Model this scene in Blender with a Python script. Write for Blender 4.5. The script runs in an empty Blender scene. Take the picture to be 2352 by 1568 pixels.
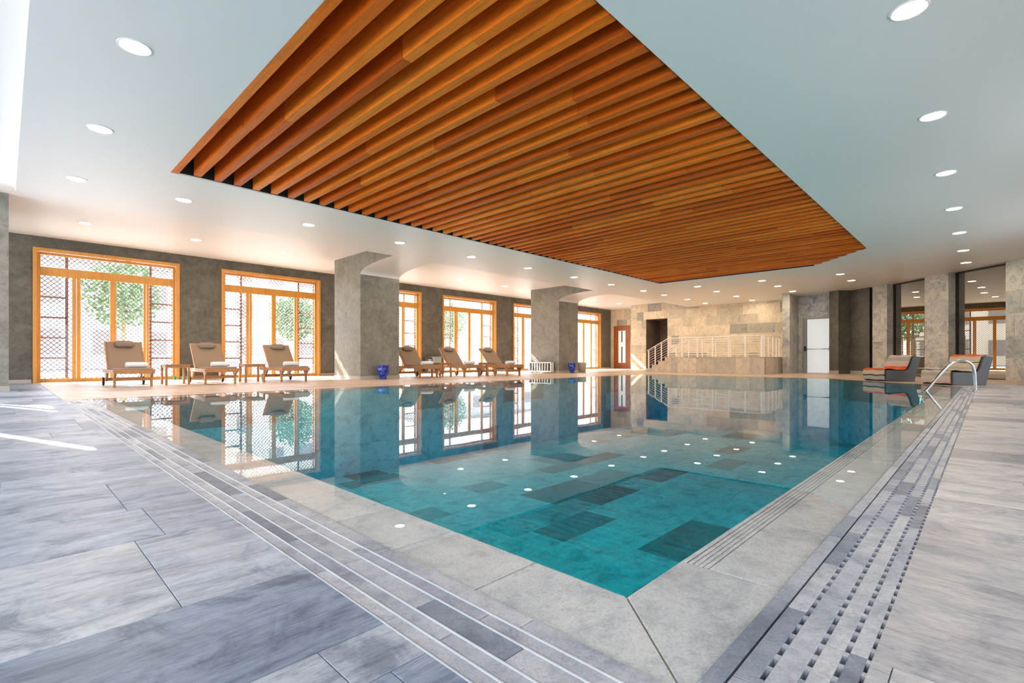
import bpy, math, random
from mathutils import Vector, Matrix
random.seed(7)
C = bpy.context.scene.collection
SC = bpy.context.scene
PI = math.pi

# ------------------------------------------------------------------ camera
TH = math.radians(44.03)
cam = bpy.data.cameras.new('camera')
cam.sensor_width = 36.0
cam.lens = 1130.05 / 2352 * 36.0
cam.shift_y = (823.85 - 784) / 2352
cam.clip_start = 0.05
cam.clip_end = 300
camo = bpy.data.objects.new('camera', cam)
C.objects.link(camo)
camo.location = (0, 0, 0.6)
camo.rotation_euler = (PI / 2, 0, TH - PI / 2)
SC.camera = camo

# ------------------------------------------------------------------ world, sun, exposure
world = bpy.data.worlds.new('world')
SC.world = world
world.use_nodes = True
wn = world.node_tree.nodes
wl = world.node_tree.links
for n in list(wn):
    wn.remove(n)
wout = wn.new('ShaderNodeOutputWorld')
wbg = wn.new('ShaderNodeBackground')
wtc = wn.new('ShaderNodeTexCoord')
wsep = wn.new('ShaderNodeSeparateXYZ')
wramp = wn.new('ShaderNodeValToRGB')
wramp.color_ramp.elements[0].position = 0.0
wramp.color_ramp.elements[0].color = (0.80, 0.82, 0.85, 1)
wramp.color_ramp.elements[1].position = 0.6
wramp.color_ramp.elements[1].color = (0.66, 0.80, 1.0, 1)
wl.new(wtc.outputs['Generated'], wsep.inputs[0])
wl.new(wsep.outputs['Z'], wramp.inputs[0])
wl.new(wramp.outputs[0], wbg.inputs['Color'])
wbg.inputs['Strength'].default_value = 3.3
wl.new(wbg.outputs[0], wout.inputs[0])

SUN_DIR = Vector((0.36, -1.0, -0.9)).normalized()
sun = bpy.data.lights.new('sun', 'SUN')
sun.energy = 14.0
sun.color = (1.0, 0.95, 0.86)
sun.angle = math.radians(0.53)
suno = bpy.data.objects.new('sun', sun)
C.objects.link(suno)
suno.rotation_euler = SUN_DIR.to_track_quat('-Z', 'Y').to_euler()
suno.location = (-5, 40, 30)

LAMP = 40.0      # radiance of the downlights

SC.view_settings.view_transform = 'Standard'
SC.view_settings.look = 'None'
SC.view_settings.gamma = 1.0
SC.view_settings.use_curve_mapping = False
SC.view_settings.exposure = 1.75
cy = SC.cycles
cy.max_bounces = 12
cy.diffuse_bounces = 6
cy.glossy_bounces = 5
cy.transmission_bounces = 6
cy.transparent_max_bounces = 24
cy.volume_bounces = 0
cy.sample_clamp_indirect = 6.0
cy.sample_clamp_direct = 0
cy.caustics_reflective = False
cy.caustics_refractive = False
cy.use_denoising = True
cy.use_light_tree = True


def portal(loc, rot, sx, sy):
    l = bpy.data.lights.new('sky_portal', 'AREA')
    l.shape = 'RECTANGLE'
    l.size = sx
    l.size_y = sy
    l.cycles.is_portal = True
    o = bpy.data.objects.new('sky_portal', l)
    C.objects.link(o)
    o.location = loc
    o.rotation_euler = rot


# ------------------------------------------------------------------ key dimensions (metres)
YW = 16.98          # window wall, inner face
ZC, ZM = 3.654, 3.326
YT, YR = 11.29, 12.44
XF = 26.48
XW = 25.0
PX0, PY0, PX1, PY1 = 0.858, 0.393, 17.42, 9.60     # pool rim
IX0, IY0, IX1, IY1 = 1.11, 0.664, 17.1, 9.3        # deep edge
CHK = 13.97         # pool chamfer  x - y = CHK
WZ = -1.75


# ------------------------------------------------------------------ materials
def newmat(name):
    m = bpy.data.materials.new(name)
    m.use_nodes = True
    nt = m.node_tree
    b = nt.nodes['Principled BSDF']
    return m, nt, b


def simple(name, col, rough=0.5, metal=0.0, spec=0.5, coat=0.0):
    m, nt, b = newmat(name)
    b.inputs['Base Color'].default_value = (*col, 1)
    b.inputs['Roughness'].default_value = rough
    b.inputs['Metallic'].default_value = metal
    b.inputs['Specular IOR Level'].default_value = spec
    b.inputs['Coat Weight'].default_value = coat
    return m


def mixrgb(nt, fac, a, b, mode='MIX'):
    n = nt.nodes.new('ShaderNodeMix')
    n.data_type = 'RGBA'
    n.blend_type = mode
    for s, v in ((0, fac), (6, a), (7, b)):
        if hasattr(v, 'is_linked') or hasattr(v, 'links'):
            nt.links.new(v, n.inputs[s])
        elif isinstance(v, (int, float)):
            n.inputs[s].default_value = v
        else:
            n.inputs[s].default_value = (*v, 1)
    return n.outputs[2]


def ramp(nt, src, stops, interp='LINEAR'):
    r = nt.nodes.new('ShaderNodeValToRGB')
    cr = r.color_ramp
    cr.interpolation = interp
    while len(cr.elements) < len(stops):
        cr.elements.new(0.5)
    for e, (p, c) in zip(cr.elements, stops):
        e.position = p
        e.color = (*c, 1) if len(c) == 3 else c
    nt.links.new(src, r.inputs[0])
    return r.outputs[0]


def coords(nt, scale=(1, 1, 1), tone_off=True):
    tc = nt.nodes.new('ShaderNodeTexCoord')
    mp = nt.nodes.new('ShaderNodeMapping')
    mp.inputs['Scale'].default_value = scale
    nt.links.new(tc.outputs['Object'], mp.inputs['Vector'])
    at = nt.nodes.new('ShaderNodeAttribute')
    at.attribute_name = 'tone'
    if tone_off:
        mul = nt.nodes.new('ShaderNodeMath')
        mul.operation = 'MULTIPLY'
        mul.inputs[1].default_value = 371.0
        nt.links.new(at.outputs['Fac'], mul.inputs[0])
        ad = nt.nodes.new('ShaderNodeVectorMath')
        ad.operation = 'ADD'
        nt.links.new(mp.outputs[0], ad.inputs[0])
        nt.links.new(mul.outputs[0], ad.inputs[1])
        v = ad.outputs[0]
    else:
        v = mp.outputs[0]
    return v, at.outputs['Fac']


def noise(nt, v, scale, detail=4, rough=0.55, dist=0.0):
    n = nt.nodes.new('ShaderNodeTexNoise')
    n.inputs['Scale'].default_value = scale
    n.inputs['Detail'].default_value = detail
    n.inputs['Roughness'].default_value = rough
    n.inputs['Distortion'].default_value = dist
    nt.links.new(v, n.inputs['Vector'])
    return n.outputs['Fac']


def bump(nt, b, h, strength, dist=0.01):
    bp = nt.nodes.new('ShaderNodeBump')
    bp.inputs['Strength'].default_value = strength
    bp.inputs['Distance'].default_value = dist
    nt.links.new(h, bp.inputs['Height'])
    nt.links.new(bp.outputs[0], b.inputs['Normal'])


def stone(name, stops, streak=(1, 1, 1), rough=0.45, vein=0.5, dark=(0.5, 0.52, 0.56), light=(1.25, 1.22, 1.2), sc=1.6, bmp=0.25, pit=3.2, pits=0.6):
    """slabs: a tone for each slab, cloudy veins drawn out along the cleft of the stone, pitted blotches"""
    m, nt, b = newmat(name)
    v, tone = coords(nt, streak)
    base = ramp(nt, tone, stops)
    n1 = noise(nt, v, sc, 5, 0.62, 1.2)
    n2 = noise(nt, v, sc * 7, 6, 0.7, 0.4)
    n3 = noise(nt, v, sc * 42, 3, 0.7)
    f1 = ramp(nt, n1, [(0.30, dark), (0.47, (0.9, 0.9, 0.92)), (0.58, (1, 1, 1)), (0.75, light)])
    c1 = mixrgb(nt, vein, base, f1, 'MULTIPLY')
    f2 = ramp(nt, n2, [(0.33, (0.62, 0.63, 0.66)), (0.5, (1, 1, 1)), (0.7, (1.1, 1.08, 1.06))])
    c2 = mixrgb(nt, min(1, vein + 0.15), c1, f2, 'MULTIPLY')
    v2, _ = coords(nt, (1, 1, 1))
    n4 = noise(nt, v2, pit, 7, 0.72, 0.9)
    f4 = ramp(nt, n4, [(0.38, (0.42, 0.47, 0.54)), (0.46, (0.80, 0.83, 0.88)), (0.53, (1, 1, 1)), (0.66, (1.16, 1.13, 1.08))])
    c2 = mixrgb(nt, pits, c2, f4, 'MULTIPLY')
    f3 = ramp(nt, n3, [(0.36, (0.78, 0.78, 0.8)), (0.52, (1, 1, 1)), (0.7, (1.08, 1.08, 1.06))])
    c3 = mixrgb(nt, 0.85, c2, f3, 'MULTIPLY')
    nt.links.new(c3, b.inputs['Base Color'])
    b.inputs['Roughness'].default_value = rough
    bump(nt, b, n2, bmp, 0.004)
    return m


def plaster(name, a, c, sc=2.2, rough=0.55):
    m, nt, b = newmat(name)
    v, tone = coords(nt, (1, 1, 1), False)
    n1 = noise(nt, v, sc, 6, 0.65, 0.8)
    n2 = noise(nt, v, sc * 5, 5, 0.7, 0.5)
    c1 = ramp(nt, n1, [(0.3, a), (0.7, c)])
    c2 = mixrgb(nt, 0.8, c1, ramp(nt, n2, [(0.3, (0.62, 0.6, 0.56)), (0.5, (1, 1, 1)), (0.72, (1.25, 1.2, 1.18))]), 'MULTIPLY')
    nt.links.new(c2, b.inputs['Base Color'])
    b.inputs['Roughness'].default_value = rough
    return m


def timber(name, stops, streak, rough=0.35, coat=0.2, g=0.5, sc=3.0, spec=0.5):
    m, nt, b = newmat(name)
    v, tone = coords(nt, streak)
    base = ramp(nt, tone, stops)
    n1 = noise(nt, v, sc, 5, 0.6, 0.6)
    n2 = noise(nt, v, sc * 9, 4, 0.6)
    c1 = mixrgb(nt, g, base, ramp(nt, n1, [(0.32, (0.45, 0.38, 0.33)), (0.5, (1, 1, 1)), (0.7, (1.3, 1.2, 1.1))]), 'MULTIPLY')
    c2 = mixrgb(nt, 0.35, c1, ramp(nt, n2, [(0.35, (0.6, 0.55, 0.5)), (0.6, (1.08, 1.05, 1.0))]), 'MULTIPLY')
    nt.links.new(c2, b.inputs['Base Color'])
    b.inputs['Roughness'].default_value = rough
    b.inputs['Specular IOR Level'].default_value = spec
    b.inputs['Coat Weight'].default_value = coat
    b.inputs['Coat Roughness'].default_value = 0.25
    return m


M = {}
M['deck_x'] = stone('deck_stone', [(0, (0.20, 0.25, 0.33)), (0.25, (0.33, 0.39, 0.49)), (0.5, (0.42, 0.47, 0.56)), (0.8, (0.46, 0.51, 0.60)), (1, (0.60, 0.61, 0.64))], (0.45, 2.4, 1), 0.38, 0.85, sc=1.8, bmp=0.5, pit=4.0, pits=0.85)  # blue cast of the sky put into the slab tones
M['deck_y'] = stone('deck_stone_cross', [(0, (0.30, 0.285, 0.30)), (0.3, (0.50, 0.465, 0.465)), (0.6, (0.60, 0.55, 0.53)), (1, (0.70, 0.645, 0.61))], (2.4, 0.45, 1), 0.4, 0.6, sc=1.8, pits=0.7)  # slab tones warmed to carry some of the lamp light
M['deck_far_lamp_tint'] = stone('deck_stone_lamp_tint', [(0, (0.55, 0.40, 0.30)), (0.5, (0.66, 0.48, 0.35)), (1, (0.76, 0.57, 0.43))], (0.6, 1.6, 1), 0.4, 0.3)  # warm glow of the downlights mixed into the stone colour
M['coping'] = stone('coping_stone', [(0, (0.60, 0.59, 0.57)), (0.5, (0.69, 0.675, 0.65)), (1, (0.76, 0.74, 0.70))], (0.9, 0.9, 1), 0.45, 0.35, dark=(0.72, 0.70, 0.68), sc=3.5, pits=0.4)
M['strip'] = stone('grate_stone', [(0, (0.24, 0.26, 0.31)), (0.22, (0.34, 0.36, 0.41)), (0.4, (0.50, 0.50, 0.54)), (1, (0.62, 0.60, 0.60))], (1, 1, 1), 0.45, 0.45, sc=3.5)
M['pool_tile'] = stone('pool_stone', [(0, (0.22, 0.28, 0.31)), (0.15, (0.48, 0.54, 0.57)), (0.4, (0.80, 0.85, 0.87)), (1, (0.93, 0.96, 0.95))], (0.5, 1.8, 1), 0.6, 0.32, sc=1.1)
M['clad'] = stone('cladding_stone', [(0, (0.36, 0.36, 0.31)), (0.25, (0.52, 0.48, 0.39)), (0.6, (0.72, 0.62, 0.46)), (1, (0.84, 0.72, 0.54))], (1.2, 1.2, 0.6), 0.5, 0.4, dark=(0.7, 0.72, 0.72), sc=1.5, pits=0.35)
M['pier'] = stone('pier_stone', [(0, (0.48, 0.50, 0.46)), (0.5, (0.60, 0.59, 0.52)), (1, (0.72, 0.68, 0.60))], (1, 1, 1.2), 0.5, 0.45, sc=1.6)
M['marble'] = stone('cloudy_marble', [(0, (0.6, 0.62, 0.62)), (1, (0.66, 0.67, 0.66))], (1.5, 1.5, 1.5), 0.4, 0.8, dark=(0.3, 0.34, 0.36), sc=2.2)
M['grout'] = simple('grout', (0.20, 0.20, 0.21), 0.9)
M['coping_grout'] = simple('coping_grout', (0.42, 0.36, 0.25), 0.9)
M['plaster'] = plaster('grey_wall_plaster', (0.070, 0.070, 0.056), (0.150, 0.140, 0.115))
M['column'] = plaster('column_plaster', (0.17, 0.165, 0.135), (0.27, 0.26, 0.225), 1.6, 0.45)
M['dark_panel'] = plaster('dark_recess_stone', (0.11, 0.085, 0.07), (0.24, 0.18, 0.15), 1.2, 0.4)
M['baseboard'] = simple('baseboard_stone', (0.42, 0.38, 0.33), 0.4)
M['white'] = simple('ceiling_paint', (0.84, 0.83, 0.81), 0.45, spec=0.3)
M['black'] = simple('void_black', (0.012, 0.012, 0.010), 0.8)
M['slat'] = timber('slat_wood', [(0, (0.62, 0.110, 0.006)), (0.5, (0.86, 0.19, 0.010)), (1, (0.95, 0.27, 0.022))], (9, 0.5, 9), 0.5, 0.0, 0.45, spec=0.2)
M['frame'] = timber('honey_frame_wood', [(0, (0.56, 0.25, 0.03)), (1, (0.66, 0.32, 0.05))], (6, 6, 0.6), 0.35, 0.15, 0.25)
M['teak'] = timber('teak', [(0, (0.38, 0.17, 0.06)), (1, (0.50, 0.26, 0.10))], (5, 1, 5), 0.45, 0.05, 0.35)
M['door_wood'] = timber('door_wood', [(0, (0.36, 0.11, 0.025)), (1, (0.42, 0.14, 0.03))], (6, 6, 0.6), 0.35, 0.15, 0.4)
M['lattice'] = simple('lattice_metal', (0.20, 0.18, 0.20), 0.5, 0.3)
M['steel'] = simple('polished_steel', (0.78, 0.78, 0.80), 0.12, 1.0)
M['rail'] = simple('satin_rail', (0.92, 0.87, 0.79), 0.35, 0.0)
M['alu'] = simple('white_profile', (0.80, 0.82, 0.84), 0.4, 0.2)
M['taupe'] = simple('taupe_sling', (0.30, 0.21, 0.145), 0.85)
M['pillow'] = simple('taupe_pillow', (0.27, 0.21, 0.16), 0.9)
M['towel'] = simple('white_towel', (0.82, 0.82, 0.84), 0.95)
M['rubber'] = simple('black_rubber', (0.02, 0.018, 0.016), 0.6)
M['ring'] = simple('lamp_ring', (0.82, 0.80, 0.77), 0.3)
M['wicker'] = simple('grey_weave', (0.115, 0.118, 0.125), 0.6)
M['planter'] = simple('beige_planter', (0.50, 0.47, 0.38), 0.5)
M['bin'] = simple('grey_bin', (0.30, 0.34, 0.36), 0.45)
M['terrace'] = simple('pale_terrace', (0.40, 0.39, 0.37), 0.8)
M['green'] = simple('green_plastic', (0.02, 0.35, 0.20), 0.3)


def mat_glazed_blue():
    m, nt, b = newmat('cobalt_glaze')
    v, tone = coords(nt, (1, 1, 1), False)
    n1 = noise(nt, v, 9, 4, 0.6, 1.5)
    nt.links.new(ramp(nt, n1, [(0.4, (0.006, 0.02, 0.22)), (0.56, (0.02, 0.07, 0.5)), (0.66, (0.25, 0.35, 0.75))]), b.inputs['Base Color'])
    b.inputs['Roughness'].default_value = 0.12
    return m


M['cobalt'] = mat_glazed_blue()


def mat_emit(name, col, s):
    m, nt, b = newmat(name)
    b.inputs['Base Color'].default_value = (0.9, 0.88, 0.84, 1)
    b.inputs['Emission Color'].default_value = (*col, 1)
    b.inputs['Emission Strength'].default_value = s
    return m


M['lamp'] = mat_emit('downlight_lens', (1.0, 0.80, 0.58), LAMP)


def mat_glass(name, tint=(1, 1, 1), ior=1.45, k=1.0):
    m = bpy.data.materials.new(name)
    m.use_nodes = True
    nt = m.node_tree
    for n in list(nt.nodes):
        nt.nodes.remove(n)
    out = nt.nodes.new('ShaderNodeOutputMaterial')
    mx = nt.nodes.new('ShaderNodeMixShader')
    tr = nt.nodes.new('ShaderNodeBsdfTransparent')
    gl = nt.nodes.new('ShaderNodeBsdfGlossy')
    fr = nt.nodes.new('ShaderNodeFresnel')
    tr.inputs[0].default_value = (*tint, 1)
    gl.inputs['Roughness'].default_value = 0.0
    fr.inputs['IOR'].default_value = ior
    nt.links.new(fr.outputs[0], mx.inputs[0])
    nt.links.new(tr.outputs[0], mx.inputs[1])
    nt.links.new(gl.outputs[0], mx.inputs[2])
    nt.links.new(mx.outputs[0], out.inputs[0])
    return m, nt, fr, gl, out


M['glass'] = mat_glass('window_glass', (0.97, 0.98, 0.98))[0]


def mat_water():
    m, nt, fr, gl, out = mat_glass('pool_water', (1, 1, 1), 1.33)
    tc = nt.nodes.new('ShaderNodeTexCoord')
    n = nt.nodes.new('ShaderNodeTexNoise')
    n.inputs['Scale'].default_value = 1.3
    n.inputs['Detail'].default_value = 2
    nt.links.new(tc.outputs['Object'], n.inputs['Vector'])
    bp = nt.nodes.new('ShaderNodeBump')
    bp.inputs['Strength'].default_value = 0.012
    bp.inputs['Distance'].default_value = 0.05
    nt.links.new(n.outputs['Fac'], bp.inputs['Height'])
    nt.links.new(bp.outputs[0], gl.inputs['Normal'])
    ge = nt.nodes.new('ShaderNodeNewGeometry')
    inv = nt.nodes.new('ShaderNodeMath')
    inv.operation = 'SUBTRACT'
    inv.inputs[0].default_value = 1.0
    nt.links.new(ge.outputs['Backfacing'], inv.inputs[1])
    mu = nt.nodes.new('ShaderNodeMath')
    mu.operation = 'MULTIPLY'
    nt.links.new(inv.outputs[0], mu.inputs[0])
    nt.links.new(fr.outputs[0], mu.inputs[1])
    mixn = [q for q in nt.nodes if q.type == 'MIX_SHADER'][0]
    nt.links.new(mu.outputs[0], mixn.inputs[0])
    va = nt.nodes.new('ShaderNodeVolumeAbsorption')
    va.inputs['Color'].default_value = (0.0, 0.938, 0.979, 1)
    va.inputs['Density'].default_value = 0.75
    nt.links.new(va.outputs[0], out.inputs['Volume'])
    return m


M['water'] = mat_water()


def mat_mirror():
    m, nt, b = newmat('smoked_mirror')
    b.inputs['Base Color'].default_value = (0.34, 0.32, 0.28, 1)
    b.inputs['Metallic'].default_value = 1.0
    b.inputs['Roughness'].default_value = 0.0
    return m


M['mirror'] = mat_mirror()


def mat_frost():
    m, nt, b = newmat('frosted_glass')
    b.inputs['Base Color'].default_value = (0.80, 0.86, 0.90, 1)
    b.inputs['Roughness'].default_value = 0.25
    b.inputs['Emission Color'].default_value = (0.85, 0.93, 1.0, 1)
    b.inputs['Emission Strength'].default_value = 0.09  # glow stands in for light from behind the panes
    return m


def mat_stripes(name, seq, axis, period):
    """woven towel: bands of colour across the cloth"""
    m, nt, b = newmat(name)
    at = nt.nodes.new('ShaderNodeAttribute')
    at.attribute_name = 'tone'
    stops = []
    for i, (p, c) in enumerate(seq):
        stops.append((p, c))
    nt.links.new(ramp(nt, at.outputs['Fac'], stops, 'CONSTANT'), b.inputs['Base Color'])
    b.inputs['Roughness'].default_value = 0.95
    return m


OR, CR, PK, DK, TN, GY = (0.75, 0.12, 0.02), (0.72, 0.58, 0.40), (0.72, 0.50, 0.42), (0.10, 0.08, 0.06), (0.40, 0.26, 0.14), (0.5, 0.46, 0.42)
M['towel_a'] = mat_stripes('orange_cream_stripe', [(0, GY), (0.06, DK), (0.09, CR), (0.17, OR), (0.27, OR), (0.33, TN), (0.37, CR), (0.42, DK), (0.44, CR), (0.50, OR), (0.66, PK), (0.72, CR), (0.78, GY), (0.84, PK), (0.88, CR), (0.93, PK)], 2, 1)
M['towel_b'] = mat_stripes('brown_cream_stripe', [(0, PK), (0.05, CR), (0.10, GY), (0.16, CR), (0.22, DK), (0.27, TN), (0.36, CR), (0.40, OR), (0.44, TN), (0.49, DK), (0.54, CR), (0.62, GY), (0.67, CR), (0.74, DK), (0.76, CR), (0.84, OR)], 2, 1)


# ------------------------------------------------------------------ mesh building
class MB:
    def __init__(s):
        s.v, s.f, s.t, s.sm = [], [], [], []

    def add(s, vs, fs, tone=0.5, smooth=False):
        o = len(s.v)
        s.v += [tuple(v) for v in vs]
        for f in fs:
            s.f.append([o + i for i in f])
            s.t.append(tone)
            s.sm.append(smooth)
        return s

    def box(s, a, b, tone=0.5):
        x0, y0, z0 = a
        x1, y1, z1 = b
        vs = [(x0, y0, z0), (x1, y0, z0), (x1, y1, z0), (x0, y1, z0), (x0, y0, z1), (x1, y0, z1), (x1, y1, z1), (x0, y1, z1)]
        return s.add(vs, [(3, 2, 1, 0), (4, 5, 6, 7), (0, 1, 5, 4), (1, 2, 6, 5), (2, 3, 7, 6), (3, 0, 4, 7)], tone)

    def bar(s, p, q, w, h=None, up=(0, 0, 1), tone=0.5):
        """box beam from p to q"""
        h = h or w
        p, q = Vector(p), Vector(q)
        d = (q - p).normalized()
        u = Vector(up)
        if abs(d.dot(u)) > 0.99:
            u = Vector((1, 0, 0))
        r = d.cross(u).normalized() * (w / 2)
        u2 = r.cross(d).normalized() * (h / 2)
        vs = []
        for c in (p, q):
            vs += [c - r - u2, c + r - u2, c + r + u2, c - r + u2]
        return s.add(vs, [(0, 1, 2, 3), (7, 6, 5, 4), (0, 4, 5, 1), (1, 5, 6, 2), (2, 6, 7, 3), (3, 7, 4, 0)], tone)

    def prism(s, poly, z0, z1, tone=0.5, inset=0.0):
        """vertical prism of a plan polygon (counter-clockwise); inset rounds the upper edge"""
        n = len(poly)
        if inset:
            cx = sum(p[0] for p in poly) / n
            cy_ = sum(p[1] for p in poly) / n
            top = []
            for (x, y) in poly:
                dx, dy = cx - x, cy_ - y
                l = math.hypot(dx, dy) or 1
                top.append((x + math.copysign(min(inset, abs(dx)), dx), y + math.copysign(min(inset, abs(dy)), dy)))
            vs = [(x, y, z0) for x, y in poly] + [(x, y, z1 - inset) for x, y in poly] + [(x, y, z1) for x, y in top]
            fs = [tuple(range(2 * n, 3 * n))]
            for k in (0, 1):
                for i in range(n):
                    j = (i + 1) % n
                    fs.append((k * n + i, k * n + j, (k + 1) * n + j, (k + 1) * n + i))
            return s.add(vs, fs, tone)
        vs = [(x, y, z0) for x, y in poly] + [(x, y, z1) for x, y in poly]
        fs = [tuple(range(n - 1, -1, -1)), tuple(range(n, 2 * n))]
        for i in range(n):
            j = (i + 1) % n
            fs.append((i, j, n + j, n + i))
        return s.add(vs, fs, tone)

    def tube(s, pts, r, n=10, tone=0.5, closed=False):
        pts = [Vector(p) for p in pts]
        m = len(pts)
        rings = []
        prev = None
        for i, p in enumerate(pts):
            if closed:
                d = (pts[(i + 1) % m] - pts[i - 1]).normalized()
            else:
                d = (pts[min(i + 1, m - 1)] - pts[max(i - 1, 0)]).normalized()
            if prev is None:
                u = Vector((0, 0, 1)) if abs(d.z) < 0.95 else Vector((1, 0, 0))
                a = d.cross(u).normalized()
            else:
                a = (prev - d * prev.dot(d)).normalized()
            prev = a
            b2 = d.cross(a)
            rr = r[i] if isinstance(r, (list, tuple)) else r
            rings.append([p + a * math.cos(2 * PI * k / n) * rr + b2 * math.sin(2 * PI * k / n) * rr for k in range(n)])
        vs = [v for ring in rings for v in ring]
        fs = []
        for i in range(m if closed else m - 1):
            for k in range(n):
                k2 = (k + 1) % n
                i2 = (i + 1) % m
                fs.append((i * n + k, i * n + k2, i2 * n + k2, i2 * n + k))
        s.add(vs, fs, tone, True)
        if not closed:
            o = len(s.v) - len(vs)
            s.f.append([o + k for k in range(n - 1, -1, -1)])
            s.f.append([o + (m - 1) * n + k for k in range(n)])
            s.t += [tone, tone]
            s.sm += [False, False]
        return s

    def lathe(s, prof, c=(0, 0, 0), n=32, tone=0.5, smooth=True):
        vs, fs = [], []
        for (r, z) in prof:
            for k in range(n):
                a = 2 * PI * k / n
                vs.append((c[0] + r * math.cos(a), c[1] + r * math.sin(a), c[2] + z))
        m = len(prof)
        for i in range(m - 1):
            for k in range(n):
                k2 = (k + 1) % n
                fs.append((i * n + k, i * n + k2, (i + 1) * n + k2, (i + 1) * n + k))
        s.add(vs, fs, tone, smooth)
        o = len(s.v) - len(vs)
        if prof[0][0] > 1e-4:
            s.f.append([o + k for k in range(n - 1, -1, -1)]); s.t.append(tone); s.sm.append(False)
        if prof[-1][0] > 1e-4:
            s.f.append([o + (m - 1) * n + k for k in range(n)]); s.t.append(tone); s.sm.append(False)
        return s

    def xform(s, mat):
        s.v = [tuple(mat @ Vector(v)) for v in s.v]
        return s

    def build(s, name, mat, parent=None, bevel=0.0):
        me = bpy.data.meshes.new(name)
        me.from_pydata(s.v, [], s.f)
        me.materials.append(mat)
        at = me.attributes.new('tone', 'FLOAT', 'FACE')
        at.data.foreach_set('value', s.t)
        me.polygons.foreach_set('use_smooth', s.sm)
        me.update()
        o = bpy.data.objects.new(name, me)
        C.objects.link(o)
        if parent:
            o.parent = parent
        if bevel:
            md = o.modifiers.new('bevel', 'BEVEL')
            md.width = bevel
            md.segments = 2
            md.limit_method = 'ANGLE'
        return o


def tag(o, label=None, cat=None, group=None, kind=None):
    if label: o['label'] = label
    if cat: o['category'] = cat
    if group: o['group'] = group
    if kind: o['kind'] = kind
    return o


def struct(o):
    o['kind'] = 'structure'
    return o


def thing(name, label, cat, loc=(0, 0, 0), rz=0.0, group=None, kind=None):
    o = bpy.data.objects.new(name, None)
    o.empty_display_size = 0.2
    C.objects.link(o)
    o.location = loc
    o.rotation_euler = (0, 0, rz)
    return tag(o, label, cat, group, kind)


def dup(root, loc, rz=0.0, label=None, skip=()):
    r = root.copy()
    C.objects.link(r)
    r.location = loc
    r.rotation_euler = (0, 0, rz)
    if label: r['label'] = label
    for ch in list(root.children):
        if ch.name.split('.')[0] in skip:
            continue
        c = ch.copy()
        C.objects.link(c)
        c.parent = r
        for g in ch.children:
            d = g.copy()
            C.objects.link(d)
            d.parent = c
    return r


def clip(poly, planes):
    """keep the part with a*x + b*y >= c for every (a, b, c)"""
    for a, b, c in planes:
        out = []
        n = len(poly)
        for i in range(n):
            p, q = poly[i], poly[(i + 1) % n]
            fp, fq = a * p[0] + b * p[1] - c, a * q[0] + b * q[1] - c
            if fp >= 0: out.append(p)
            if (fp >= 0) != (fq >= 0):
                t = fp / (fp - fq)
                out.append((p[0] + t * (q[0] - p[0]), p[1] + t * (q[1] - p[1])))
        poly = out
        if len(poly) < 3: return []
    return poly


def tones(dark=0.12):
    r = random.random()
    return random.uniform(0, 0.2) if r < dark else random.uniform(0.35, 1.0)


def slabs(mb, x0, y0, x1, y1, along, rows, length, z=0.0, th=0.02, gap=0.002, planes=(), dark=0.12, inset=0.001, start=0.0):
    """rows of slabs over a rectangle"""
    lo, hi = (y0, y1) if along == 'x' else (x0, x1)
    a0, a1 = (x0, x1) if along == 'x' else (y0, y1)
    c = lo
    i = 0
    while c < hi - 1e-4:
        w = rows[i % len(rows)]
        e = min(c + w, hi)
        if hi - e < 0.05: e = hi
        s = a0 - random.random() * length + start
        while s < a1:
            l = length * random.choice((0.62, 1.0, 1.0, 1.25))
            t0, t1 = max(s, a0), min(s + l, a1)
            if t1 - t0 > 0.02:
                g = gap / 2
                if along == 'x':
                    poly = [(t0 + g, c + g), (t1 - g, c + g), (t1 - g, e - g), (t0 + g, e - g)]
                else:
                    poly = [(c + g, t0 + g), (e - g, t0 + g), (e - g, t1 - g), (c + g, t1 - g)]
                poly = clip(poly, planes)
                if poly:
                    mb.prism(poly, z - th, z, tones(dark), inset)
            s += l
        c = e
        i += 1


def wall_tiles(mb, o, u, W, H, n, tw, th_, t=0.012, gap=0.004, holes=(), dark=0.15):
    """vertical cladding: origin o, horizontal unit u, outward unit n; holes in (s0,s1,z0,z1)"""
    o, u, n = Vector(o), Vector(u), Vector(n)
    z = 0
    i = 0
    while z < H - 1e-3:
        h = min(th_, H - z)
        s = -random.random() * tw
        while s < W:
            l = tw * random.choice((0.5, 1, 1, 1.5))
            parts = [(max(s, 0), min(s + l, W), z, z + h)]
            for (a, b, c, d) in holes:
                nxt = []
                for (p, q, r, w) in parts:
                    if q <= a or p >= b or w <= c or r >= d:
                        nxt.append((p, q, r, w)); continue
                    if p < a: nxt.append((p, a, r, w))
                    if q > b: nxt.append((b, q, r, w))
                    m0, m1 = max(p, a), min(q, b)
                    if r < c: nxt.append((m0, m1, r, c))
                    if w > d: nxt.append((m0, m1, d, w))
                parts = nxt
            tn = tones(dark)
            for (p, q, r, w) in parts:
                if q - p < 0.01 or w - r < 0.01: continue
                g = gap / 2
                vs = []
                for dn in (0, t):
                    for (ss, zz) in ((p + g, r + g), (q - g, r + g), (q - g, w - g), (p + g, w - g)):
                        vs.append(o + u * ss + Vector((0, 0, zz)) + n * dn)
                mb.add(vs, [(0, 1, 2, 3), (7, 6, 5, 4), (0, 4, 5, 1), (1, 5, 6, 2), (2, 6, 7, 3), (3, 7, 4, 0)], tn)
            s += l
        z += h
        i += 1


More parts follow.
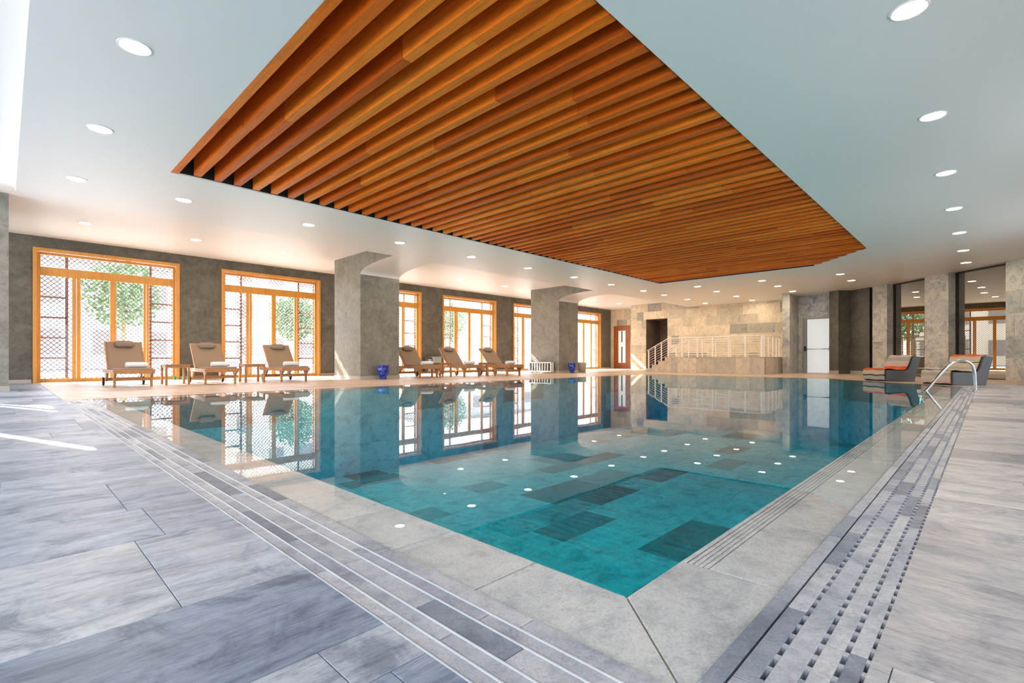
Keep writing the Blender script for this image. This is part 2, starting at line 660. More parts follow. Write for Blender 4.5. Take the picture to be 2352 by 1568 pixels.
# ================================================================== LARGE STRUCTURE
# floor: slab with four decks of stone; each deck is one floor mesh
base = MB()
base.box((-5.2, -4.2, -0.5), (PX0 - 0.255, 17.4, -0.006))
base.box((PX0 - 0.255, -4.2, -0.5), (26.9, PY0 - 0.226, -0.006))
base.box((PX0 - 0.255, PY1, -0.5), (26.9, 17.4, -0.006))
base.box((PX1, PY0 - 0.226, -0.5), (26.9, PY1, -0.006))
base.prism([(CHK + PY0, PY0), (PX1, PY0), (PX1, PX1 - CHK)], -0.5, -0.006)
struct(base.build('floor', M['grout']))

deck = MB()
rows = [0.415, 0.62, 0.42, 0.60]
slabs(deck, -5.0, 0.985, 0.603, 17.0, 'x', rows, 0.95)
slabs(deck, -5.0, -4.0, 0.603, 0.985, 'x', [0.55, 0.415], 0.95)
struct(deck.build('floor', M['deck_x']))
deck = MB()
slabs(deck, 0.605, -4.0, 1.81, PY0 - 0.226, 'y', [0.60, 0.605], 1.0)
slabs(deck, 1.81, -4.0, 17.0, PY0 - 0.226, 'y', [0.59, 0.42, 0.6, 0.6, 0.42], 0.95)
struct(deck.build('floor', M['deck_y']))
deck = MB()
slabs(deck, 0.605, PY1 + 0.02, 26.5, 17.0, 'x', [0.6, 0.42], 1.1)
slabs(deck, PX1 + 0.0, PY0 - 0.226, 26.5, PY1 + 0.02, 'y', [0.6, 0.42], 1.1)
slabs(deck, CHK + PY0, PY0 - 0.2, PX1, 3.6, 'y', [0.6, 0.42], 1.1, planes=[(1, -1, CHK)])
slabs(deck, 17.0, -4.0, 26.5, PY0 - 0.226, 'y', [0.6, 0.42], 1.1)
struct(deck.build('floor', M['deck_far_lamp_tint']))

# ceiling: lower field with the opening for the slats, coved slope, higher strip along the windows
WX0, WX1, WY0, WY1 = 1.70, 16.64, 2.144, 8.59
CX, CYc = 14.91, 3.68
ce = MB()
zt = ZM + 0.62
ce.box((0.14, -4.0, ZM), (WX0, YT, zt))
ce.box((WX0, -4.0, ZM), (26.6, WY0, zt))
ce.box((WX0, WY1, ZM), (26.6, YT, zt))
ce.box((WX1, WY0, ZM), (26.6, WY1, zt))
ce.prism([(CX, WY0), (WX1, WY0), (WX1, CYc)], ZM, zt)
prof = []
for k in range(17):
    t = k / 16
    s_ = t * t * (3 - 2 * t)
    prof.append((YT + (YR - YT) * t, ZM + (ZC - ZM) * (0.35 * s_ + 0.65 * t)))
vs, fs = [], []
for (y, z) in prof:
    vs += [(0.14, y, z), (26.6, y, z)]
for k in range(16):
    fs.append((2 * k, 2 * k + 2, 2 * k + 3, 2 * k + 1))
ce.add(vs, fs, 0.5, True)
ce.box((0.14, YR, ZC), (26.6, YW + 0.4, zt))
ce.box((-1.05, -4.0, ZC), (0.14, YW + 0.4, zt))
sh = 2.6 * 1.26 / 0.41  # unseen roof bands; slits between them added to throw sun streaks on the deck
for (a, b) in ((8.42, 11.65), (11.8, 12.1)):
    ce.prism([(-1.05, a), (-1.05, b), (-3.65, b + sh), (-3.65, a + sh)], ZC, ZC + 0.12)
ce.prism([(-1.05, -4.0), (-1.05, 8.27), (-3.65, 8.27 + sh), (-3.65, -4.0)][::1], ZC, ZC + 0.12)
ce.prism([(-1.05, 12.7), (-1.05, 17.4), (-2.7, 17.4)], ZC, ZC + 0.12)
ce.box((-5.2, -4.0, ZC), (-3.65, YW + 0.4, ZC + 0.12))
struct(ce.build('ceiling', M['white']))
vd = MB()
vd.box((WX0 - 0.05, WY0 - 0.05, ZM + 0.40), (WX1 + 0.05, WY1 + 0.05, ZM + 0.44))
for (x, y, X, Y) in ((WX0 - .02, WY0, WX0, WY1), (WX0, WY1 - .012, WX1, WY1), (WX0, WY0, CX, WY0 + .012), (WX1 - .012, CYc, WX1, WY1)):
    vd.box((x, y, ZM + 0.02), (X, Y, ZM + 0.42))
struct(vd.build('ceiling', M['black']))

# window wall ------------------------------------------------------
WIN = [(0.509, 3.581), (4.671, 7.793), (8.95, 12.108), (13.224, 16.452), (17.627, 20.92), (22.10, 25.344)]
ZT = 3.37
wallb = MB()
xs = [-5.2] + [v for w in WIN for v in w] + [26.9]
for i in range(0, len(xs), 2):
    wallb.box((xs[i], YW, 0), (xs[i + 1], YW + 0.36, ZC))
for a, b in WIN:
    wallb.box((a, YW, ZT), (b, YW + 0.36, ZC))
struct(wallb.build('wall_left', M['plaster']))
bb = MB()
for i in range(0, len(xs), 2):
    bb.box((xs[i] + 0.02, YW - 0.015, 0), (xs[i + 1] - 0.02, YW, 0.09))
struct(bb.build('baseboard_left', M['baseboard']))


def lattice(mb, x0, x1, z0, z1, y, pitch=0.112, w=0.0145):
    for sgn in (1, -1):
        k0 = int(math.floor((x0 - z1 if sgn > 0 else x0 + z0) / pitch)) - 1
        k1 = int(math.ceil((x1 - z0 if sgn > 0 else x1 + z1) / pitch)) + 1
        for k in range(k0, k1):
            c = k * pitch
            pts = []
            # x - sgn*z = c
            for z in (z0, z1):
                x = c + sgn * z
                if x0 <= x <= x1: pts.append((x, z))
            for x in (x0, x1):
                z = (x - c) * sgn
                if z0 < z < z1: pts.append((x, z))
            if len(pts) >= 2 and math.hypot(pts[0][0] - pts[1][0], pts[0][1] - pts[1][1]) > 0.02:
                yy = y + (0.004 if sgn > 0 else -0.004)
                mb.bar((pts[0][0], yy, pts[0][1]), (pts[1][0], yy, pts[1][1]), w, 0.008, (0, 1, 0))


def make_window(n, a, b):
    t = bpy.data.objects.new('window_%d' % n, None)
    C.objects.link(t)
    t.location = (a, YW, 0)
    struct(t)
    W = b - a
    m = MB()   # casing proud of the wall
    c = 0.075
    m.box((0, -0.045, 0), (c, 0.098, ZT)).box((W - c, -0.045, 0), (W, 0.098, ZT)).box((c, -0.043, ZT - c), (W - c, 0.098, ZT))
    m.build('casing', M['frame'], t)
    m = MB()
    f0, f1 = c, W - c
    y0, y1 = 0.10, 0.17
    zi = ZT - c
    # positions as fractions of the clear width
    m.box((f0, y0, 0), (f0 + 0.07, y1, zi)).box((f1 - 0.07, y0, 0), (f1, y1, zi))
    g0, g1 = f0 + 0.07, f1 - 0.07
    m.box((g0, y0 + 0.003, zi - 0.07), (g1, y1, zi)).box((g0, y0 + 0.003, 2.70), (g1, y1, 2.92)).box((g0, y0 + 0.003, 0), (g1, y1, 0.10))
    gw = g1 - g0
    mull = []
    for fc, wd in ((0.243, 0.17), (0.512, 0.13), (0.775, 0.13)):
        x = g0 + gw * fc
        mull.append((x - wd / 2, x + wd / 2))
        m.box((x - wd / 2, y0 + 0.006, 0.1), (x + wd / 2, y1 - 0.003, 2.70))
    m.build('frame', M['frame'], t, 0.004)
    # hinge line strips between leaves
    m = MB()
    for (p, q) in (mull[0], mull[2]):
        m.box(((p + q) / 2 - 0.006, y0 - 0.008, 0.1), ((p + q) / 2 + 0.006, y0, 2.70))
    m.build('cover_strip', M['rail'], t)
    # lattice in every pane
    pan = [(g0, mull[0][0]), (mull[0][1], mull[1][0]), (mull[1][1], mull[2][0]), (mull[2][1], g1)]
    m = MB()
    for (p, q) in pan:
        lattice(m, p, q, 0.10, 2.70, 0.145)
    lattice(m, g0, g1, 2.92, zi - 0.07, 0.145)
    m.build('lattice_grille', M['lattice'], t)
    m = MB()
    m.add([(g0, 0.19, 0.1), (g1, 0.19, 0.1), (g1, 0.19, zi - 0.07), (g0, 0.19, zi - 0.07)], [(0, 1, 2, 3)])
    m.build('glass_pane', M['glass'], t)
    # outer frame with rungs at the side lights
    m = MB()
    xl, xr = g0 + 0.50, g1 - 0.50
    for x in (xl, xr):
        m.box((x - 0.03, 0.27, 0), (x + 0.03, 0.33, zi))
    for k in range(1, 5):
        z = 0.1 + k * 0.52
        m.box((f0, 0.27, z - 0.022), (xl, 0.33, z + 0.022))
        m.box((xr, 0.27, z - 0.022), (f1, 0.33, z + 0.022))
    m.box((f0, 0.27, 0), (f0 + 0.06, 0.33, zi)).box((f1 - 0.06, 0.27, 0), (f1, 0.33, zi))
    m.build('outer_frame', M['door_wood'], t)
    portal((a + W / 2, YW + 0.37, ZT / 2), (-PI / 2, 0, 0), W, ZT)
    return t


for i, (a, b) in enumerate(WIN):
    make_window(i + 1, a, b)

# glazed side beyond the left edge; bays behind the photographer added for fill light
def glazed_side(n, axis, pos, thick, lo, hi, bays, z1):
    """solid wall with glazed bays; axis 'x': wall at x = pos running in y"""
    t = bpy.data.objects.new('window_%d' % n, None)
    C.objects.link(t)
    struct(t)
    wl_ = MB()
    cur = lo

    def bx(m, s0, s1, za, zb, t0=0.0, t1=thick):
        if axis == 'x':
            m.box((min(pos + t0, pos + t1), s0, za), (max(pos + t0, pos + t1), s1, zb))
        else:
            m.box((s0, min(pos + t0, pos + t1), za), (s1, max(pos + t0, pos + t1), zb))
    fr, gl = MB(), MB()
    for (a, b) in bays:
        bx(wl_, cur, a, 0, ZC)
        bx(wl_, a, b, z1, ZC)
        cur = b
        for q in (a, (a + b) / 2 - 0.03, b - 0.06):
            bx(fr, q, q + 0.06, 0, z1, thick * 0.3, thick * 0.6)
        bx(fr, a, b, 0, 0.08, thick * 0.3, thick * 0.6)
        bx(fr, a, b, z1 - 0.08, z1, thick * 0.3, thick * 0.6)
        c = pos + thick * 0.5
        if axis == 'x':
            gl.add([(c, a, 0), (c, b, 0), (c, b, z1), (c, a, z1)], [(0, 1, 2, 3)])
            portal((pos + thick * 1.05, (a + b) / 2, z1 / 2), (PI / 2, 0, -PI / 2), b - a, z1)
        else:
            gl.add([(a, c, 0), (b, c, 0), (b, c, z1), (a, c, z1)], [(0, 1, 2, 3)])
            portal(((a + b) / 2, pos + thick * 1.05, z1 / 2), (PI / 2, 0, 0), b - a, z1)
    bx(wl_, cur, hi, 0, ZC)
    fr.build('frame', M['alu'], t)
    gl.build('glass_pane', M['glass'], t)
    return wl_


m = glazed_side(7, 'x', -5.0, -0.2, -4.3, 17.3, [(-2.5, 0.5), (3.0, 6.0), (8.5, 15.5)], 3.3)
struct(m.build('wall_left', M['pier']))
m = glazed_side(8, 'y', -4.0, -0.3, -5.2, 26.9, [(1.5, 4.0), (7.0, 9.5), (12.0, 14.5)], 2.7)  # unseen wall; its glazed bays are invented to brighten the right side
struct(m.build('wall_right', M['pier']))

# ---------------------------------------------------------------- end walls
m = MB()
m.box((XF, 14.5, 0), (XF + 0.3, 15.60, ZC)).box((XF, 16.75, 0), (XF + 0.3, YW, ZC)).box((XF, 15.60, 2.64), (XF + 0.3, 16.75, ZC))
wall_tiles(m, (XF, YW, 0), (0, -1, 0), 2.4, ZC, (-1, 0, 0), 0.7, 0.6, holes=[(0.23, 1.38, 0, 2.64)])
struct(m.build('wall_end', M['clad']))

OY0, OY1, OZ = 12.46, 13.735, 2.80      # opening beside the stairs
m = MB()
m.box((XW, OY1, 0), (XF + 0.02, 14.67, ZC)).box((XW, 4.6, 0), (XW + 0.3, OY0, ZC)).box((XW, OY0, OZ), (XW + 0.3, OY1, ZC))
wall_tiles(m, (XW, 14.67, 0), (0, -1, 0), 14.67 - 6.0, ZC, (-1, 0, 0), 0.82, 0.46, holes=[(14.67 - OY1, 14.67 - OY0, 0, OZ)])
struct(m.build('wall_far', M['clad']))
m = MB()
m.box((XW + 1.6, OY0 - 0.3, 0), (XW + 1.75, OY1 + 0.1, OZ + 0.1))
m.box((XW + 0.3, OY0 - 0.1, 0), (XW + 1.6, OY0, OZ)).box((XW + 0.013, OY1 - 0.012, 0), (XW + 1.6, OY1, OZ))
m.box((XW + 0.3, OY0 - 0.1, OZ), (XW + 1.6, OY1 + 0.1, OZ + 0.1))
struct(m.build('wall_recess', M['dark_panel']))

# nib pier right of the stairs
m = MB()
m.box((22.78, 5.93, 0), (24.15, 6.21, ZM))
tag(m.build('stone_pier', M['pier'], None, 0.006), 'narrow beige stone pier between the railed platform and the frosted glass door', 'pier')

# wall with the frosted door
XD = 24.13
m = MB()
m.box((XD, 4.5, 2.46), (XD + 0.2, 5.93, ZM)).box((XD, 5.86, 0), (XD + 0.2, 5.93, 2.46))
struct(m.build('wall_door', M['marble']))
t = bpy.data.objects.new('door_1', None)
C.objects.link(t)
t.location = (XD, 4.62, 0)
struct(t)
m = MB()
m.box((-0.03, 1.15, 0), (0.08, 1.232, 2.455)).box((-0.03, 0, 2.38), (0.08, 1.148, 2.455))
m.build('frame', M['pier'], t)
m = MB()
m.box((0.0, 0.98, 0.0), (0.05, 1.14, 2.36), 0.3)
m.box((0.0, 0, 2.30), (0.05, 0.98, 2.36), 0.3)
m.build('door_stile', M['bin'], t)
m = MB()
m.box((0.01, 0, 0.01), (0.04, 0.98, 2.30))
M['frost'] = mat_frost()
m.build('frosted_pane', M['frost'], t)
m = MB()
m.tube([(-0.10, 1.05, 1.02), (-0.10, 0.10, 1.02)], 0.014, 8)
m.build('push_bar', M['steel'], t)
for y in (1.05, 0.12):
    m = MB()
    m.box((-0.12, y - 0.03, 0.94), (0.0, y + 0.03, 1.14))
    m.build('bar_bracket', M['rubber'], t)

# folded wall right of the door
m = MB()
m.prism([(24.4, 4.62), (23.29, 4.62), (23.09, 4.27), (23.50, 3.93), (22.97, 3.24), (24.6, 2.9)], 0, ZM)
struct(m.build('wall_corner', M['plaster']))
m = MB()
m.prism([(23.35, 4.635), (23.28, 4.625), (23.075, 4.265), (23.10, 4.25), (23.30, 4.55)], 0, 0.13)
m.prism([(23.50, 3.945), (22.96, 3.245), (22.98, 3.23), (23.52, 3.93)], 0, 0.13)
struct(m.build('baseboard_corner', M['baseboard']))

# ---------------------------------------------------------------- mirrored angled wall
A0 = Vector((22.96, 3.185, 0))
DM = Vector((-0.693, -0.721, 0)).normalized()
NM = Vector((-DM.y * -1, DM.x * 1, 0))
NM = Vector((DM.y, -DM.x, 0))        # towards the room
if NM.x > 0: NM = -NM


def mpt(s, off):
    p = A0 + DM * s + NM * off
    return (p.x, p.y)


PIERS = [(0.07, 0.76), (2.33, 3.19), (4.93, 9.0)]
m = MB()
m.prism([mpt(-0.9, -0.55), mpt(-0.9, -0.30), mpt(9.0, -0.30), mpt(9.0, -0.55)][::-1], 0, ZM)
struct(m.build('wall_angled', M['black']))
for i, (s0, s1) in enumerate(PIERS):
    m = MB()
    m.prism([mpt(s0, -0.30), mpt(s1, -0.30), mpt(s1, 0.0), mpt(s0, 0.0)], 0, ZM)
    o_ = Vector((*mpt(s0, 0.0), 0))
    wall_tiles(m, o_, DM, s1 - s0, ZM, NM, 2.4, 0.62, 0.010, holes=())
    lab = ['grey-beige stone pier left of the first smoked mirror', 'grey-beige stone pier between the two smoked mirrors', 'wide stone pier at the right edge, past the second smoked mirror'][i]
    tag(m.build('stone_pier', M['pier']), lab, 'pier', )
for i, (s0, s1) in enumerate(((0.76, 2.33), (3.19, 4.93))):
    lab = ['narrower smoked wall mirror behind the orange striped chaise', 'wider smoked wall mirror behind the brown striped chaise'][i]
    t = thing('wall_mirror', lab, 'mirror', (*mpt((s0 + s1) / 2, -0.25), 0), 0)
    loc = Vector(t.location)
    m = MB()
    m.prism([mpt(s0 + 0.04, -0.285), mpt(s1, -0.285), mpt(s1, -0.26), mpt(s0 + 0.04, -0.26)], 0.02, ZM - 0.05)
    m.xform(Matrix.Translation(-loc)).build('mirror_glass', M['mirror'], t)
    m = MB()
    m.prism([mpt(s0, -0.29), mpt(s0 + 0.04, -0.29), mpt(s0 + 0.04, -0.22), mpt(s0, -0.22)], 0, ZM)
    m.prism([mpt(s0, -0.29), mpt(s1, -0.29), mpt(s1, -0.22), mpt(s0, -0.22)], ZM - 0.05, ZM)
    m.xform(Matrix.Translation(-loc)).build('mirror_frame', M['rubber'], t)

# wood door in the end wall
t = bpy.data.objects.new('door_2', None)
C.objects.link(t)
t.location = (XF, 15.60, 0)
struct(t)
m = MB()
m.box((-0.03, 0, 0), (0.1, 0.07, 2.64)).box((-0.03, 1.08, 0), (0.1, 1.15, 2.64)).box((-0.03, 0.07, 2.56), (0.1, 1.08, 2.64))
m.build('door_frame', M['door_wood'], t)
m = MB()
m.box((0.0, 0.07, 0), (0.05, 0.34, 2.56)).box((0.0, 0.84, 0), (0.05, 1.08, 2.56))
m.box((0.0, 0.34, 0), (0.05, 0.84, 0.36)).box((0.0, 0.34, 2.33), (0.05, 0.84, 2.56))
m.build('door_leaf', M['door_wood'], t)
m = MB()
m.box((0.01, 0.34, 0.36), (0.035, 0.84, 2.33))
m.build('door_pane', M['frost'], t)
m = MB()
m.box((-0.002, 0.55, 0.38), (0.012, 0.63, 1.35)).box((-0.002, 0.55, 1.62), (0.012, 0.63, 2.31))
m.build('dark_stripe', simple('teal_stripe', (0.02, 0.09, 0.10), 0.3), t)
m = MB()
m.tube([(-0.08, 0.20, 0.5), (-0.08, 0.20, 1.9)], 0.015, 8)
m.build('pull_handle', M['teak'], t)

# ---------------------------------------------------------------- columns
YA, YB = 13.0, 14.59


def column(x0, x1, label, cove=True):
    t = thing('column', label, 'column', ((x0 + x1) / 2, (YA + YB) / 2, 0), 0, )
    loc = Vector(t.location)
    T = Matrix.Translation(-loc)
    m = MB()
    m.box((x0, YA, 0), (x1, YB, ZC + 0.02))
    m.xform(T).build('shaft', M['column'], t)
    if cove:
        z0 = 3.045
        pr = []
        for k in range(13):
            a = k / 12 * PI / 2
            # quarter sweep: starts steep at the shaft, flattens at the ceiling
            y = YA - (YA - YT + 0.02) * (1 - math.cos(a)) ** 0.9
            z = z0 + (ZM - z0) * math.sin(a) ** 0.85
            pr.append((y, z))
        top = [(YT, ZM + 0.01), (YR, ZC + 0.01), (YA, ZC + 0.01)]
        poly = pr + top
        n = len(poly)
        for nm, mt, xa, xb in (('bracket', M['column'], x0, x1),):
            m = MB()
            vs = [(xa, y, z) for y, z in poly] + [(xb, y, z) for y, z in poly]
            m.add(vs, [tuple(range(n)), tuple(range(2 * n - 1, n - 1, -1))])
            m.xform(T).build(nm, mt, t)
        m = MB()
        e = 0.004
        vs = []
        for (y, z) in pr:
            vs += [(x0 - e, y, z - e), (x1 + e, y, z - e)]
        m.add(vs, [(2 * k, 2 * k + 2, 2 * k + 3, 2 * k + 1) for k in range(12)], 0.5, True)
        o = m.xform(T).build('cove', M['white'], t)
    m = MB()
    m.box((x0 - 0.012, YA - 0.012, 0), (x1 + 0.012, YB + 0.012, 0.10))
    m.xform(T).build('skirting', M['baseboard'], t)
    return t


column(-1.30, 0.073, 'grey stone column cut by the left edge of the photo', False)
column(7.16, 8.46, 'large grey stone column with curved bracket, nearest whole one, left of centre')
column(16.30, 17.64, 'grey stone column with curved bracket, farther one beside the white slotted heater')

# ================================================================== POOL
pool = thing('swimming_pool', 'large stone lined indoor swimming pool filled to the brim', 'swimming pool', (9, 5, 0))
T = Matrix.Translation((-9, -5, 0))
m = MB()
# walls of the deep basin (tiles facing inwards) and bottom
m.box((IX0 - 0.24, IY0 - 0.24, WZ - 0.2), (IX1 + 0.3, IY1 + 0.3, WZ - 0.03))
slabs(m, IX0, IY0, IX1, IY1, 'x', [0.55, 0.8, 0.55], 1.25, WZ, 0.03, 0.004, planes=[(-1, 1, -(CHK - 0.35))], dark=0.22)
m.xform(T).build('basin_floor', M['pool_tile'], pool)
m = MB()
wall_tiles(m, (IX1, IY1, WZ), (-1, 0, 0), IX1 - IX0, -WZ - 0.02, (0, -1, 0), 1.1, 0.6)
wall_tiles(m, (IX0, IY1, WZ), (0, -1, 0), IY1 - IY0, -WZ - 0.02, (1, 0, 0), 1.1, 0.6)
wall_tiles(m, (IX0, IY0, WZ), (1, 0, 0), IX1 - IX0, -WZ - 0.02, (0, 1, 0), 1.1, 0.6)
yc_ = IX1 - (CHK - 0.35)
wall_tiles(m, (IX1, yc_, WZ), (0, 1, 0), IY1 - yc_, -WZ - 0.02, (-1, 0, 0), 1.1, 0.6)
q = 1 / math.sqrt(2)
wall_tiles(m, (IY0 + CHK - 0.35, IY0, WZ), (q, q, 0), (yc_ - IY0) * math.sqrt(2), -WZ - 0.02, (-q, q, 0), 1.1, 0.6)
m.xform(T).build('basin_wall', M['pool_tile'], pool)

# coping: mitred slabs just under the water film, with four drip grooves along the inner edge
zc = -0.010
cm, cg = MB(), MB()
cg.prism([(PX0, PY0), (IX0, IY0), (IX0, IY1), (PX0, PY1)], -0.35, zc - 0.006)
cg.prism([(PX0, PY0), (IY0 + CHK, PY0), (IY0 + CHK, IY0), (IX0, IY0)], -0.35, zc - 0.006)
cg.prism([(PX0, PY1), (IX0, IY1), (IX1, IY1), (PX1, PY1)], -0.35, zc - 0.006)
cg.prism([(PX1, PY1), (IX1, IY1), (IX1, yc_), (PX1, yc_)], -0.35, zc - 0.006)
cg.prism([(IY0 + CHK - .35, IY0), (PY0 + CHK, PY0), (PX1, PX1 - CHK), (IX1, yc_)], -0.35, zc - 0.006)
bk = MB()
bk.box((IX0 - 0.24, IY0 - 0.24, WZ - 0.2), (IX0 - 0.014, IY1 + 0.28, -0.03))
bk.box((IX0 - 0.24, IY1 + 0.014, WZ - 0.2), (IX1 + 0.35, IY1 + 0.30, -0.03))
bk.box((IX0 - 0.24, IY0 - 0.24, WZ - 0.2), (IX1 + 0.35, IY0 - 0.014, -0.03))
bk.box((IX1 + 0.014, IY0 - 0.24, WZ - 0.2), (IX1 + 0.30, IY1 + 0.35, -0.03))
bk.xform(T).build('basin_shell', M['pool_tile'], pool)
cg.xform(T).build('coping_bed', M['coping_grout'], pool)
mit = (IX0 - PX0) / (IY0 - PY0)


def coping_run(kind, a, b, step, o0, i0, clipn):
    s = a
    while s < b:
        e = min(s + step, b)
        g = 0.003
        tn = random.uniform(0.2, 1)
        bands = [(o0, i0)]
        if kind == 'x' and s > 1.4:
            w = i0 - o0
            bands = [(o0, i0 - 0.082)] + [(i0 - 0.078 + k * 0.0155, i0 - 0.0655 + k * 0.0155) for k in range(4)] + [(i0 - 0.014, i0)]
        elif kind == 'y' and s > 1.4:
            bands = [(o0, i0 - 0.055)] + [(i0 - 0.052 + k * 0.013, i0 - 0.042 + k * 0.013) for k in range(4)]
        for (p, q_) in bands:
            if kind == 'x':
                poly = [(s + g, p), (e - g, p), (e - g, q_), (s + g, q_)]
            else:
                poly = [(p, s + g), (q_, s + g), (q_, e - g), (p, e - g)]
            poly = clip(poly, clipn)
            if poly: cm.prism(poly, zc - 0.03, zc, tn, 0.0012)
        s = e


# half planes along the near mitre: line through (PX0,PY0) and (IX0,IY0)
mx, my = (IX0 - PX0), (IY0 - PY0)
cr_ = my * PX0 - mx * PY0
coping_run('x', PX0, 1.425, 0.6, PY0, IY0, [(my, -mx, cr_ + 0.001)])
coping_run('x', 1.425, IY0 + CHK - .0, 0.56, PY0, IY0, [])
coping_run('y', PY0, 0.975, 0.6, PX0, IX0, [(-my, mx, -cr_ + 0.001)])
coping_run('y', 0.975, IY1, 0.39, PX0, IX0, [])
coping_run('x', PX0, PX1, 0.6, IY1, PY1, [])
coping_run('y', yc_, IY1, 0.6, IX1, PX1, [])
cm.xform(T).build('coping', M['coping'], pool)

# water
m = MB()
rim = [(PX0, PY0), (PY0 + CHK, PY0), (PX1, PX1 - CHK), (PX1, PY1), (PX0, PY1)]
m.prism(rim, WZ - 0.1, -0.002)
tag(m.build('pool_water', M['water']), 'still teal water filling the swimming pool, mirroring the room', 'water', kind='stuff')

# overflow grates: stone strips with slots between them
def grate(name, label, edges, run0, run1, along, dotted):
    t = thing(name, label, 'grate', (0, 0, 0))
    m = MB()
    if along == 'y':
        m.box((edges[0], run0, -0.10), (edges[-1], run1, -0.045))
    else:
        m.box((run0, edges[0], -0.10), (run1, edges[-1], -0.045))
    m.build('channel', M['black'], t)
    gap = 0.010 if dotted else 0.008
    for k in range(len(edges) - 1):
        a = edges[k] + (0.0025 if dotted and k == len(edges) - 2 else gap / 2)
        b = edges[k + 1] - (0.0025 if dotted and k + 1 in (len(edges) - 2, len(edges) - 1) else gap / 2)
        m = MB()
        s = run0
        first = True
        while s < run1:
            l = random.choice((0.30, 0.36, 0.45, 0.60))
            e = min(s + l, run1)
            g = 0.0012
            poly = [(a, s + g), (b, s + g), (b, e - g), (a, e - g)] if along == 'y' else [(s + g, a), (e - g, a), (e - g, b), (s + g, b)]
            m.prism(poly, -0.03, -0.001, tones(0.2), 0.0012)
            s = e
        m.build('stone_strip', M['strip'], t)
    m = MB()
    for k in range(len(edges)):
        c = edges[k]
        if along == 'y':
            if k == len(edges) - 1: continue
            m.box((c - 0.0045, run0, -0.045), (c - 0.0005, run1, 0.0012))
        elif k < len(edges):
            n = int((run1 - run0) / 0.053)
            if k == 0 or k >= 1:
                if k >= len(edges) - 2: continue
                for j in range(n):
                    s = run0 + j * 0.053
                    m.box((s, c - gap / 2, -0.03), (s + 0.015, c + gap / 2, -0.002))
    m.build('slot_spacer' if dotted else 'metal_profile', M['strip'] if dotted else M['alu'], t)
    return t


grate('overflow_grate', 'overflow grate of stone strips and white metal lines along the left near pool edge', [0.605, 0.645, 0.690, 0.757, 0.800, 0.856], PY0 + 0.0, PY1, 'y', False)
grate('overflow_grate', 'overflow grate of stone strips and dotted slots along the right pool edge', [0.168, 0.207, 0.2505, 0.305, 0.351, 0.391], 0.605, CHK + PY0, 'x', True)

# handrail
m = MB()
pts = [(12.54, 0.16, 0.0)]
ctl = [(12.54, 0.16, 0.0), (12.50, 0.18, 0.38), (12.46, 0.22, 0.50), (12.38, 0.31, 0.565), (12.30, 0.42, 0.55), (12.22, 0.55, 0.44), (12.10, 0.80, 0.05), (12.05, 0.90, -0.12), (12.03, 0.92, -0.5)]
cv = []
for i in range(len(ctl) - 1):
    p0 = Vector(ctl[max(i - 1, 0)]); p1 = Vector(ctl[i]); p2 = Vector(ctl[i + 1]); p3 = Vector(ctl[min(i + 2, len(ctl) - 1)])
    for k in range(6):
        u = k / 6
        cv.append(0.5 * ((2 * p1) + (-p0 + p2) * u + (2 * p0 - 5 * p1 + 4 * p2 - p3) * u * u + (-p0 + 3 * p1 - 3 * p2 + p3) * u ** 3))
cv.append(Vector(ctl[-1]))
t = thing('pool_handrail', 'curved polished steel handrail rising from the deck into the water at right', 'handrail', (12.54, 0.16, 0))
m.tube(cv, 0.026, 14)
m.xform(Matrix.Translation((-12.54, -0.16, 0))).build('tube', M['steel'], t)
m = MB()
m.lathe([(0.055, 0.0), (0.055, 0.008), (0.03, 0.02)], n=20)
m.build('floor_flange', M['steel'], t)

# ================================================================== SLATTED CEILING
sl = thing('slatted_ceiling', 'recessed field of reddish varnished wooden slats over the pool', 'slatted ceiling', (9, 5, ZM))
T = Matrix.Translation((-9, -5, -ZM))
m = MB()
m.box((WX0 + 0.002, WY0, ZM - 0.001), (WX0 + 0.095, 3.9, ZM + 0.30), 0.45).box((WX0 + 0.002, 3.9, ZM - 0.001), (WX0 + 0.095, 6.2, ZM + 0.30), 0.7).box((WX0 + 0.002, 6.2, ZM - 0.001), (WX0 + 0.095, WY1, ZM + 0.30), 0.5)
m.xform(T).build('edge_board', M['slat'], sl)
x = 1.98
n = 0
while x < WX1 - 0.12:
    y0 = WY0 + 0.02
    xe = x + 0.1
    if xe > CX:
        y0 = WY0 + (xe - CX) * (CYc - WY0) / (WX1 - CX) + 0.02
    m = MB()
    cuts = sorted([random.uniform(y0 + 0.5, WY1 - 0.5) for _ in range(random.choice((1, 2, 2)))])
    ys = [y0] + cuts + [WY1 - 0.05]
    for k in range(len(ys) - 1):
        j = random.uniform(-0.004, 0.004)
        ya, yb, dy = ys[k] + 0.0012, ys[k + 1] - 0.0012, 0.0
        if k == 0 and xe > CX:
            dy = 0.096 * (CYc - WY0) / (WX1 - CX)
        m.prism([(x + j, ya - dy), (x + 0.096 + j, ya), (x + 0.096 + j, yb), (x + j, yb)], ZM + 0.012 + abs(j), ZM + 0.30, random.random())
    m.xform(T).build('slat', M['slat'], sl)
    x += 0.2755
    n += 1

# ================================================================== DOWNLIGHTS
ORD = ['first', 'second', 'third', 'fourth', 'fifth', 'sixth', 'seventh', 'eighth', 'ninth', 'tenth', 'eleventh', 'twelfth', 'thirteenth', 'fourteenth']
proto = None


